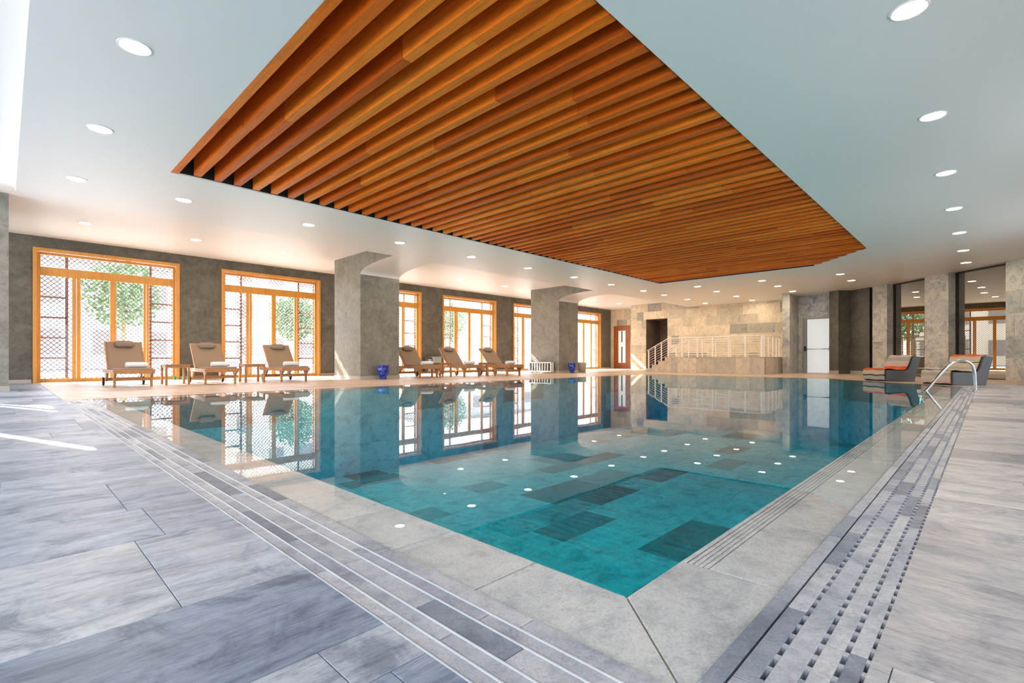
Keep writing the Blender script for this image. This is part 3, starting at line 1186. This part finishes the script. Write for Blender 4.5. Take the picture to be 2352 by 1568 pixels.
def downlight(x, y, z, label, tilt=0.0, group=None):
    global proto
    if proto is None:
        t = thing('downlight', label, 'ceiling light', (x, y, z))
        R_ = 0.128
        m = MB()
        m.lathe([(R_ - 0.022, -0.002), (R_ - 0.012, -0.009), (R_ - 0.003, -0.007), (R_, 0.0)], n=40)
        m.build('trim_ring', M['ring'], t)
        m = MB()
        k = 36
        vs = [(0, 0, -0.003)] + [((R_ - 0.021) * math.cos(2 * PI * i / k), (R_ - 0.021) * math.sin(2 * PI * i / k), -0.003) for i in range(k)]
        m.add(vs, [(0, (i + 1) % k + 1, i + 1) for i in range(k)])
        m.build('lens', M['lamp'], t)
        proto = t
    else:
        t = dup(proto, (x, y, z), 0, label)
    t.rotation_euler = (tilt, 0, 0)
    t['group'] = 'recessed downlights'
    return t


rowA = [0.775, 2.16, 4.32, 6.48, 8.71, 10.96, 13.25, 15.52, 17.85, 19.62, 21.87, 23.87]
for i, x in enumerate(rowA):
    downlight(x, 9.93, ZM, 'downlight, %s from the left in the row between the wooden slats and the columns' % ORD[i])
for y, nm in ((5.36, 'large near downlight, highest of the two left of the slats'), (7.57, 'near downlight left of the slats, lower of the two above the long row')):
    downlight(0.80, y, ZM, nm)
rowS = [1.27, 3.30, 5.37, 9.33, 11.73, 14.12, 21.45, 23.77]
for i, x in enumerate(rowS):
    y = 11.86
    tt = (y - YT) / (YR - YT)
    s_ = tt * tt * (3 - 2 * tt)
    downlight(x, y, ZM + (ZC - ZM) * (0.35 * s_ + 0.65 * tt) - 0.004, 'thin looking downlight on the sloping ceiling step, %s from the left' % ORD[i], 0.29)
rowW = [1.28, 3.44, 5.61, 12.26, 14.68, 21.20, 23.61]
for i, x in enumerate(rowW):
    downlight(x, 14.6, ZC, 'downlight in the high ceiling beside the windows, %s from the left' % ORD[i])
for j, y in enumerate((7.87, 5.66, 3.41)):
    nx = (18.2, 20.05, 22.2, 24.2) if j == 0 else ((18.4, 20.2, 22.15) if j == 1 else (18.73, 20.52))
    for i, x in enumerate(nx):
        downlight(x, y, ZM, 'far downlight beyond the slats, %s from the front in the %s row from the columns' % (ORD[i], ORD[j + 1]))
for i, x in enumerate((4.92, 7.26, 9.62, 12.0, 14.38, 16.8, 18.95)):
    downlight(x, 0.44, ZM, 'downlight in the row down the right side, %s from the top of the photo' % ORD[i])

# ================================================================== STAIRS, PLATFORM, RAILING
XS = 20.6
SY = [11.32, 11.03, 10.72, 10.40]
PYR = 6.22
ZP = 0.68
st = thing('stair_platform', 'raised stone clad platform with four steps at its left end', 'platform', (XS, 8.5, 0))
T = Matrix.Translation((-XS, -8.5, 0))
m = MB()
m.box((XS + 0.02, PYR + 0.02, 0), (XW - 0.02, SY[3], ZP - 0.023))
wall_tiles(m, (XS + 0.02, SY[3], 0), (0, -1, 0), SY[3] - PYR, ZP - 0.025, (-1, 0, 0), 0.55, ZP, 0.018, dark=0.1)
wall_tiles(m, (XS, PYR + 0.02, 0), (1, 0, 0), XW - XS - 0.04, ZP - 0.025, (0, -1, 0), 0.6, ZP, 0.018, dark=0.3)
m.box((XS - 0.008, PYR - 0.008, ZP - 0.022), (XW - 0.02, SY[3], ZP), 0.6)
m.xform(T).build('platform_block', M['clad'], st)
for k in range(3):
    m = MB()
    z = 0.17 * (k + 1)
    m.box((XS, SY[k + 1] + 0.001, 0), (XW - 1.2, SY[k], z), 0.5 + 0.1 * k)
    m.xform(T).build('step', M['clad'], st)


def railing(name, label, path, posts, hpost=0.83, bars=7, tall=None):
    """path: list of floor points (x, y, z); posts: indices of parameter positions"""
    t = thing(name, label, 'railing', path[0])
    L0 = Vector(path[0])
    P = [Vector(p) for p in path]
    m = MB()
    m.tube([p + Vector((0, 0, hpost)) - L0 for p in P], 0.024, 8)
    m.build('handrail', M['rail'], t)
    for k in range(bars):
        z = 0.10 + k * (hpost - 0.18) / (bars - 1)
        m = MB()
        m.tube([p + Vector((0, 0, z)) - L0 for p in P], 0.0085, 6)
        m.build('rail_bar', M['rail'], t)
    for (x, y, z, w) in posts:
        m = MB()
        m.bar(Vector((x, y, z)) - L0, Vector((x, y, z + hpost)) - L0, w, w * 0.7)
        m.build('post', M['rail'], t)
    return t


def yx(px, X):
    a = (px - 1176) / 1130.05
    return X * (math.sin(TH) - math.cos(TH) * a) / (math.cos(TH) + math.sin(TH) * a)


XR = XS + 0.06
ys = {p: yx(p, XR) for p in (1490, 1505, 1519, 1535, 1567, 1602, 1637, 1674, 1712, 1750)}
posts = [(XR, ys[1490], 0.17, 0.05), (XR, ys[1505], 0.34, 0.045), (XR, ys[1519], 0.51, 0.045), (XR, ys[1535], ZP, 0.06)] + [(XR, ys[p], ZP, 0.06) for p in (1567, 1602, 1637, 1674, 1712, 1750)]
yc2 = PYR + 0.06
path = [(XR, ys[1490] + 0.08, 0.14), (XR, ys[1535], ZP), (XR, yc2, ZP), (22.7, yc2, ZP)]
posts += [(XR + 0.0, yc2, ZP, 0.045)] + [(x, yc2, ZP, 0.045) for x in (21.2, 21.75, 22.2, 22.6)]
railing('stair_railing', 'white metal railing with horizontal bars along the front of the platform and steps', path, posts)
XB = 22.35
pb = [yx(p, XB) for p in (1553, 1582, 1613, 1644, 1678, 1712, 1748)]
railing('stair_railing', 'second white metal railing behind the front one on the platform', [(XB, pb[0] + 0.25, 0.35), (XB, pb[1] + 0.05, ZP), (XB, pb[-1], ZP)], [(XB, y, ZP if i else 0.45, 0.045) for i, y in enumerate(pb)], 0.80)

# ================================================================== LOUNGERS
def make_lounger(label):
    """local x across, local y from foot to head; origin at foot end, left"""
    t = thing('sun_lounger', label, 'sun lounger', (0, 0, 0), 0, 'taupe sun loungers along the window side')
    W = 0.72
    zs = 0.36
    for x in (0.03, W - 0.03):
        m = MB()
        m.bar((x, 0.0, zs - 0.03), (x, 1.92, zs - 0.03), 0.045, 0.085)
        m.build('side_rail', M['teak'], t, 0.006)
    for x in (0.05, W - 0.05):
        m = MB()
        # flared leg: wide bracket under the rail narrowing to the foot
        pr = [(0.02, zs - 0.07), (0.34, zs - 0.07), (0.235, 0.20), (0.21, 0.0), (0.155, 0.0), (0.145, 0.20)]
        n = len(pr)
        vs = [(x - 0.02, y, z) for y, z in pr] + [(x + 0.02, y, z) for y, z in pr]
        fs = [tuple(range(n)), tuple(range(2 * n - 1, n - 1, -1))] + [(i, n + i, n + (i + 1) % n, (i + 1) % n) for i in range(n)]
        m.add(vs, fs)
        m.build('leg', M['teak'], t)
    for x in (0.05, W - 0.05):
        m = MB()
        pr = [(1.30, zs - 0.07), (1.62, zs - 0.07), (1.56, 0.09), (1.50, 0.09)]
        n = len(pr)
        vs = [(x - 0.018, y, z) for y, z in pr] + [(x + 0.018, y, z) for y, z in pr]
        fs = [tuple(range(n)), tuple(range(2 * n - 1, n - 1, -1))] + [(i, n + i, n + (i + 1) % n, (i + 1) % n) for i in range(n)]
        m.add(vs, fs)
        m.build('leg', M['teak'], t)
    for x in (-0.005, W + 0.005):
        m = MB()
        m.lathe([(0.0, -0.018), (0.085, -0.018), (0.095, -0.010), (0.095, 0.010), (0.085, 0.018), (0.0, 0.018)], n=24)
        m.xform(Matrix.Translation((x, 1.53, 0.095)) @ Matrix.Rotation(PI / 2, 4, 'Y'))
        w = m.build('wheel', M['rubber'], t)
        m = MB()
        m.lathe([(0.0, -0.021), (0.06, -0.021), (0.06, 0.021), (0.0, 0.021)], n=20)
        m.xform(Matrix.Translation((x, 1.53, 0.095)) @ Matrix.Rotation(PI / 2, 4, 'Y'))
        m.build('hub', M['teak'], w)
    for y, z in ((0.19, 0.17), (1.53, 0.14)):
        m = MB()
        m.bar((0.05, y, z), (W - 0.05, y, z), 0.03, 0.055)
        m.build('cross_bar', M['teak'], t)
    m = MB()
    m.bar((0.03, 0.02, zs - 0.03), (W - 0.03, 0.02, zs - 0.03), 0.04, 0.085)
    m.build('foot_rail', M['teak'], t, 0.006)
    # sling seat: thin rounded pad
    m = MB()
    hy = 1.08
    m.box((0.045, 0.0, zs), (W - 0.045, hy, zs + 0.045))
    m.build('seat_pad', M['taupe'], t, 0.018)
    # backrest
    a = math.radians(47)
    R_ = Matrix.Translation((0, hy, zs + 0.01)) @ Matrix.Rotation(a, 4, 'X')
    m = MB()
    m.box((0.045, 0.0, 0.0), (W - 0.045, 0.80, 0.045))
    m.xform(R_)
    b = m.build('backrest_pad', M['taupe'], t, 0.018)
    for x in (0.03, W - 0.03):
        m = MB()
        m.bar((x, 0, 0.0), (x, 0.83, 0.0), 0.03, 0.05)
        m.xform(R_)
        m.build('backrest_rail', M['teak'], t)
    m = MB()
    m.bar((0.03, 0.82, 0.0), (W - 0.03, 0.82, 0.0), 0.03, 0.04)
    m.bar((W / 2, 0.45, -0.02), (W / 2, 0.30, -0.32), 0.03, 0.03)
    m.xform(R_)
    m.build('backrest_brace', M['teak'], t)
    # head pillow: bolster flattened, with a strap
    m = MB()
    k = 14
    xs_ = [0.17 + 0.38 * i / (k - 1) for i in range(k)]
    rs = []
    for i in range(k):
        u = abs(2 * i / (k - 1) - 1)
        rs.append(0.072 * (1 - u ** 5) ** 0.5 + 0.004)
    m.tube([(x_, 0, 0) for x_ in xs_], rs, 18)
    m.xform(R_ @ Matrix.Translation((0, 0.70, 0.09)) @ Matrix.Diagonal((1, 1.2, 0.75, 1)))
    p = m.build('head_pillow', M['pillow'], t)
    return t


def towel_roll(label, loc, rz=0.0, w=0.40, r=0.062):
    m = MB()
    k = 10
    pts = [(-w / 2 + w * i / (k - 1), 0, 0) for i in range(k)]
    rs = [r * (0.86 if i in (0, k - 1) else 1.0 + 0.03 * math.sin(i * 2.1)) for i in range(k)]
    m.tube(pts, rs, 20)
    m.xform(Matrix.Rotation(rz, 4, 'Z') @ Matrix.Diagonal((1, 1.25, 1.0, 1)))
    # spiral end seen at the left
    o = m.build('towel', M['towel'])
    o.location = loc
    return tag(o, label, 'towel', 'rolled towels on the sun loungers')


SPOTS = [((1.55, 12.80), -1, 'sun lounger in front of the leftmost window'),
         ((3.22, 12.92), -2, 'sun lounger between the first two windows, second from the left'),
         ((4.96, 12.98), -3, 'sun lounger before the second window, just left of the large column'),
         ((8.93, 12.50), -5, 'sun lounger directly right of the large column'),
         ((10.68, 12.42), -3, 'middle sun lounger of the three between the two bracketed columns'),
         ((12.25, 11.95), -1, 'sun lounger nearest the white slotted heater, rightmost of all')]
lg = None
for i, ((x, y), deg, lab) in enumerate(SPOTS):
    full = 'taupe and teak ' + lab
    rz = math.radians(deg)
    if lg is None:
        lg = make_lounger(full)
        o = lg
    else:
        o = dup(lg, (0, 0, 0), 0, full)
    o.location = (x, y, 0)
    o.rotation_euler = (0, 0, rz)
    fx, fy = (0.50, 0.80) if i < 3 else (0.47, 0.45)
    lx = x + fx * math.cos(rz) - fy * math.sin(rz)
    ly = y + fx * math.sin(rz) + fy * math.cos(rz)
    towel_roll('white rolled towel on the ' + lab.split(',')[0], (lx, ly, 0.405 + 0.061), rz)

# side tables
def side_table(label, loc, rz=0.0, w=0.50, d=0.50, h=0.47):
    t = thing('side_table', label, 'table', loc, rz, 'small teak side tables')
    m = MB()
    for k in range(5):
        a = -d / 2 + k * d / 5
        m.box((-w / 2, a + 0.004, h - 0.022), (w / 2, a + d / 5 - 0.004, h), random.random())
    m.build('table_top', M['teak'], t)
    m = MB()
    i = 0.03
    for (p, q) in (((-1, -1), (1, -1)), ((1, -1), (1, 1)), ((1, 1), (-1, 1)), ((-1, 1), (-1, -1))):
        m.bar((p[0] * (w / 2 - i), p[1] * (d / 2 - i), h - 0.05), (q[0] * (w / 2 - i), q[1] * (d / 2 - i), h - 0.05), 0.02, 0.055)
    m.build('apron', M['teak'], t)
    for sx in (-1, 1):
        for sy in (-1, 1):
            m = MB()
            m.box((sx * (w / 2 - 0.03) - 0.022, sy * (d / 2 - 0.03) - 0.022, 0), (sx * (w / 2 - 0.03) + 0.022, sy * (d / 2 - 0.03) + 0.022, h - 0.022))
            m.build('leg', M['teak'], t)
    return t


side_table('small teak side table between the first and second sun loungers', (2.82, 13.75, 0))
side_table('small teak side table between the second and third sun loungers', (4.50, 13.75, 0))
side_table('small teak side table between the fourth and fifth sun loungers', (10.05, 12.95, 0))
side_table('small teak side table between the fifth and sixth sun loungers', (11.78, 12.60, 0), 0, 0.40, 0.5)

# ================================================================== POTS AND SMALL THINGS
def pot(label, loc, r=0.18, h=0.42):
    t = thing('plant_pot', label, 'pot', loc, 0, 'cobalt blue glazed pots')
    m = MB()
    m.lathe([(r * 0.55, 0.0), (r * 0.60, 0.02), (r * 0.52, 0.05), (r * 0.62, h * 0.2), (r * 0.90, h * 0.5), (r * 0.98, h * 0.72), (r * 0.92, h * 0.88), (r * 0.96, h * 0.92), (r * 0.86, h * 0.92), (r * 0.80, h * 0.7), (0.0, h * 0.68)], n=36)
    m.build('body', M['cobalt'], t)
    m = MB()
    m.tube([(r * 0.95 * math.cos(2 * PI * k / 36), r * 0.95 * math.sin(2 * PI * k / 36), h * 0.95) for k in range(36)], 0.018, 8, closed=True)
    m.build('rim', M['cobalt'], t)
    return t


pot('cobalt blue glazed pot on the deck in front of the large column', (7.73, 12.72, 0))
pot('cobalt blue glazed pot in front of the farther column, beside the beige planter', (16.78, 12.68, 0), 0.17, 0.44)

m = MB()
m.lathe([(0.20, 0.0), (0.235, 0.40), (0.245, 0.44), (0.215, 0.44), (0.20, 0.30), (0.0, 0.28)], n=32)
o = m.build('planter', M['planter'])
o.location = (18.15, 13.20, 0)
tag(o, 'round beige planter on the deck right of the farther column', 'planter')

t = thing('floor_heater', 'low white slotted heater against the sunlit side of the farther column', 'heater', (16.13, 13.85, 0))
m = MB()
m.box((-0.10, -0.62, 0.03), (0.10, -0.58, 0.46)).box((-0.10, 0.58, 0.03), (0.10, 0.62, 0.46)).box((-0.10, -0.58, 0.42), (0.10, 0.58, 0.46)).box((-0.10, -0.58, 0.03), (0.10, 0.58, 0.09))
for k in range(7):
    y = -0.58 + 1.16 * (k + 1) / 8
    m.box((-0.10, y - 0.022, 0.09), (-0.04, y + 0.022, 0.42))
m.build('housing', M['alu'], t)
m = MB()
m.box((-0.03, -0.58, 0.09), (0.09, 0.58, 0.42))
m.build('core', M['rubber'], t)
for y in (-0.5, 0.5):
    m = MB()
    m.box((-0.08, y - 0.03, 0), (0.08, y + 0.03, 0.03))
    m.build('foot', M['rubber'], t)

t = thing('towel_bin', 'grey bin standing against the wall behind the fourth sun lounger', 'bin', (12.60, 16.66, 0))
m = MB()
m.box((-0.20, -0.18, 0), (0.20, 0.18, 0.64))
m.build('body', M['bin'], t, 0.015)
m = MB()
m.box((-0.21, -0.19, 0.64), (0.21, 0.19, 0.69))
m.build('lid', M['bin'], t, 0.012)
t = thing('storage_box', 'black box standing left of the grey bin by the wall', 'box', (12.27, 16.72, 0))
m = MB()
m.box((-0.10, -0.13, 0), (0.10, 0.13, 0.66))
m.build('body', M['rubber'], t, 0.01)
m = MB()
m.box((-0.085, -0.14, 0.06), (0.085, -0.128, 0.60))
m.build('front_panel', M['bin'], t)

for i, x in enumerate((3.42, 3.62)):
    m = MB()
    m.lathe([(0.03, 0), (0.045, 0.10), (0.040, 0.10), (0.03, 0.02), (0.0, 0.015)], n=16)
    o = m.build('tumbler', M['green'])
    o.location = (x, 16.75, 0)
    tag(o, ['left', 'right'][i] + ' one of two small green tumblers below the first window', 'cup', 'green tumblers on the floor')

# ================================================================== CHAISES AT RIGHT
def chaise(label, loc, cloth, clabel, first):
    """local x: from foot (0) to back (L); local y: across, near side 0"""
    W = 0.83
    t = thing('lounge_chair', label, 'lounge chair', loc, -PI / 4, 'grey woven lounge chairs before the mirrors')
    # side profile
    pr = [(0.0, 0.02), (0.03, 0.0), (0.76, 0.0), (0.82, 0.26), (0.93, 0.62), (0.91, 0.655), (0.76, 0.665), (0.71, 0.64), (0.64, 0.40), (0.58, 0.31), (0.50, 0.285), (0.0, 0.30)]
    n = len(pr)
    for y0, y1 in ((0, 0.07), (W - 0.07, W)):
        m = MB()
        vs = [(x, y0, z) for x, z in pr] + [(x, y1, z) for x, z in pr]
        m.add(vs, [tuple(range(n)), tuple(range(2 * n - 1, n - 1, -1))] + [(i, n + i, n + (i + 1) % n, (i + 1) % n) for i in range(n)])
        m.build('side_panel', M['wicker'], t, 0.012)
    m = MB()
    m.box((0.02, 0.07, 0.02), (0.62, W - 0.07, 0.27))
    m.build('seat', M['wicker'], t)
    bp = [(0.56, 0.20), (0.76, 0.02), (0.82, 0.26), (0.92, 0.62), (0.90, 0.645), (0.76, 0.655), (0.71, 0.63), (0.64, 0.40)]
    n = len(bp)
    m = MB()
    vs = [(x, 0.07, z) for x, z in bp] + [(x, W - 0.07, z) for x, z in bp]
    m.add(vs, [tuple(range(n)), tuple(range(2 * n - 1, n - 1, -1))] + [(i, n + i, n + (i + 1) % n, (i + 1) % n) for i in range(n)])
    m.build('backrest', M['wicker'], t)
    # towel draped over back, seat and foot end; a strip following the profile with thickness
    path = [(-0.03, 0.04), (-0.035, 0.20), (-0.02, 0.325), (0.08, 0.345), (0.28, 0.325), (0.50, 0.32), (0.57, 0.36), (0.63, 0.50), (0.69, 0.665), (0.75, 0.70), (0.88, 0.69)]
    pts = []
    for i in range(len(path) - 1):
        (a, b), (c, d) = path[i], path[i + 1]
        for k in range(8):
            u = k / 8
            pts.append((a + (c - a) * u, b + (d - b) * u))
    pts.append(path[-1])
    acc = [0]
    for i in range(1, len(pts)):
        acc.append(acc[-1] + math.hypot(pts[i][0] - pts[i - 1][0], pts[i][1] - pts[i - 1][1]))
    m = MB()
    ny = 10
    y0, y1 = 0.03, W - 0.03
    for side in (0, 1):
        vs = []
        for i, (x, z) in enumerate(pts):
            for j in range(ny + 1):
                y = y0 + (y1 - y0) * j / ny
                w = 0.008 * math.sin(j * 1.1 + i * 0.13)
                vs.append((x - (0.02 if side else 0), y, z + w - (0.018 if side else 0) if z > 0.3 else z + w))
        fs, tn = [], []
        o0 = len(m.v)
        m.v += vs
        for i in range(len(pts) - 1):
            for j in range(ny):
                a = o0 + i * (ny + 1) + j
                m.f.append([a, a + 1, a + ny + 2, a + ny + 1] if side else [a, a + ny + 1, a + ny + 2, a + 1])
                m.t.append(acc[i] / acc[-1])
                m.sm.append(True)
    o = m.build('striped_towel', cloth)
    o.location = loc
    o.rotation_euler = (0, 0, -PI / 4)
    tag(o, clabel, 'towel', 'striped towels over the lounge chairs')


chaise('grey woven lounge chair left of the mirror pier, farther of two', (16.36, 1.93, 0), M['towel_a'], 'orange and cream striped towel over the farther grey lounge chair', True)
chaise('grey woven lounge chair nearest the steel handrail', (14.97, 0.56, 0), M['towel_b'], 'brown, cream and orange striped towel over the lounge chair by the handrail', False)

t = thing('round_table', 'small round white pedestal table between the two lounge chairs', 'table', (17.35, 1.10, 0))
m = MB()
m.lathe([(0.0, 0.335), (0.30, 0.335), (0.31, 0.345), (0.30, 0.355), (0.0, 0.355)], n=36)
m.build('table_top', M['alu'], t)
m = MB()
m.lathe([(0.15, 0.0), (0.15, 0.015), (0.04, 0.05), (0.035, 0.28), (0.09, 0.335)], n=24)
m.build('pedestal', M['alu'], t)

# ================================================================== OUTSIDE
m = MB()
m.box((-60, YW + 0.4, -0.3), (90, 90, -0.03))
m.box((-60, -20, -0.3), (-5.3, YW + 0.4, -0.03))
struct(m.build('ground', M['terrace']))


def building(label, x0, x1, y, h, col, nwin, seed):
    rnd = random.Random(seed)
    t = thing('building', label, 'building', ((x0 + x1) / 2, y, 0))
    W = x1 - x0
    m = MB()
    m.box((-W / 2, 0, 0), (W / 2, 6, h))
    m.build('wall', simple('facade_%d' % seed, col, 0.85), t)
    m = MB()
    m.box((-W / 2 - 0.3, -0.3, h), (W / 2 + 0.3, 6.3, h + 0.25))
    m.build('roof', simple('roof_%d' % seed, (0.30, 0.22, 0.18), 0.8), t)
    for fl_ in range(int(h // 2.9)):
        for k in range(nwin):
            x = -W / 2 + W * (k + 0.5) / nwin
            z = 0.9 + fl_ * 2.9
            m = MB()
            m.box((x - 0.55, -0.06, z), (x + 0.55, 0.0, z + 1.4))
            f = m.build('window', simple('shutter', (0.20, 0.16, 0.14), 0.6) if fl_ == 0 and k == 0 else bpy.data.materials['shutter'], t)


building('pale house across the terrace seen through the leftmost window', -2, 8, 38, 6.2, (0.55, 0.52, 0.50), 4, 1)
building('cream house seen through the second and third windows', 12, 24, 42, 8.8, (0.60, 0.50, 0.40), 5, 2)
building('grey house seen through the rightmost windows', 32, 50, 44, 6.2, (0.50, 0.50, 0.52), 6, 3)


def tree(label, loc, h, seed):
    rnd = random.Random(seed)
    t = thing('tree', label, 'tree', loc)
    m = MB()
    m.tube([(0, 0, 0), (0.05, 0.03, h * 0.35), (0, 0.1, h * 0.7)], [0.12, 0.09, 0.04], 10)
    m.build('trunk', M['teak'], t)
    m = MB()
    for k in range(1500):
        a, b, r = rnd.uniform(0, 2 * PI), rnd.uniform(-1, 1), rnd.random() ** 0.4 * h * 0.28
        s = math.sqrt(1 - b * b)
        c = Vector((r * s * math.cos(a), r * s * math.sin(a), h * 0.68 + r * b * 1.1))
        u = Vector((rnd.uniform(-1, 1), rnd.uniform(-1, 1), rnd.uniform(-1, 1))).normalized() * 0.11
        w = u.cross(Vector((rnd.uniform(-1, 1), rnd.uniform(-1, 1), rnd.uniform(-1, 1)))).normalized() * 0.07
        m.add([c - u, c + w, c + u, c - w], [(0, 1, 2, 3)], rnd.random())
    m.build('foliage', M['leaf'], t)


M['leaf'] = simple('leaf_green', (0.10, 0.17, 0.06), 0.7)
tree('leafy tree outside the leftmost window', (3.6, 27, 0), 5.0, 11)
tree('leafy tree outside the second window', (11.0, 27, 0), 4.2, 12)
tree('leafy tree outside the middle windows', (24.0, 30, 0), 5.0, 13)
tree('leafy tree outside the rightmost windows', (33.0, 26, 0), 4.5, 14)
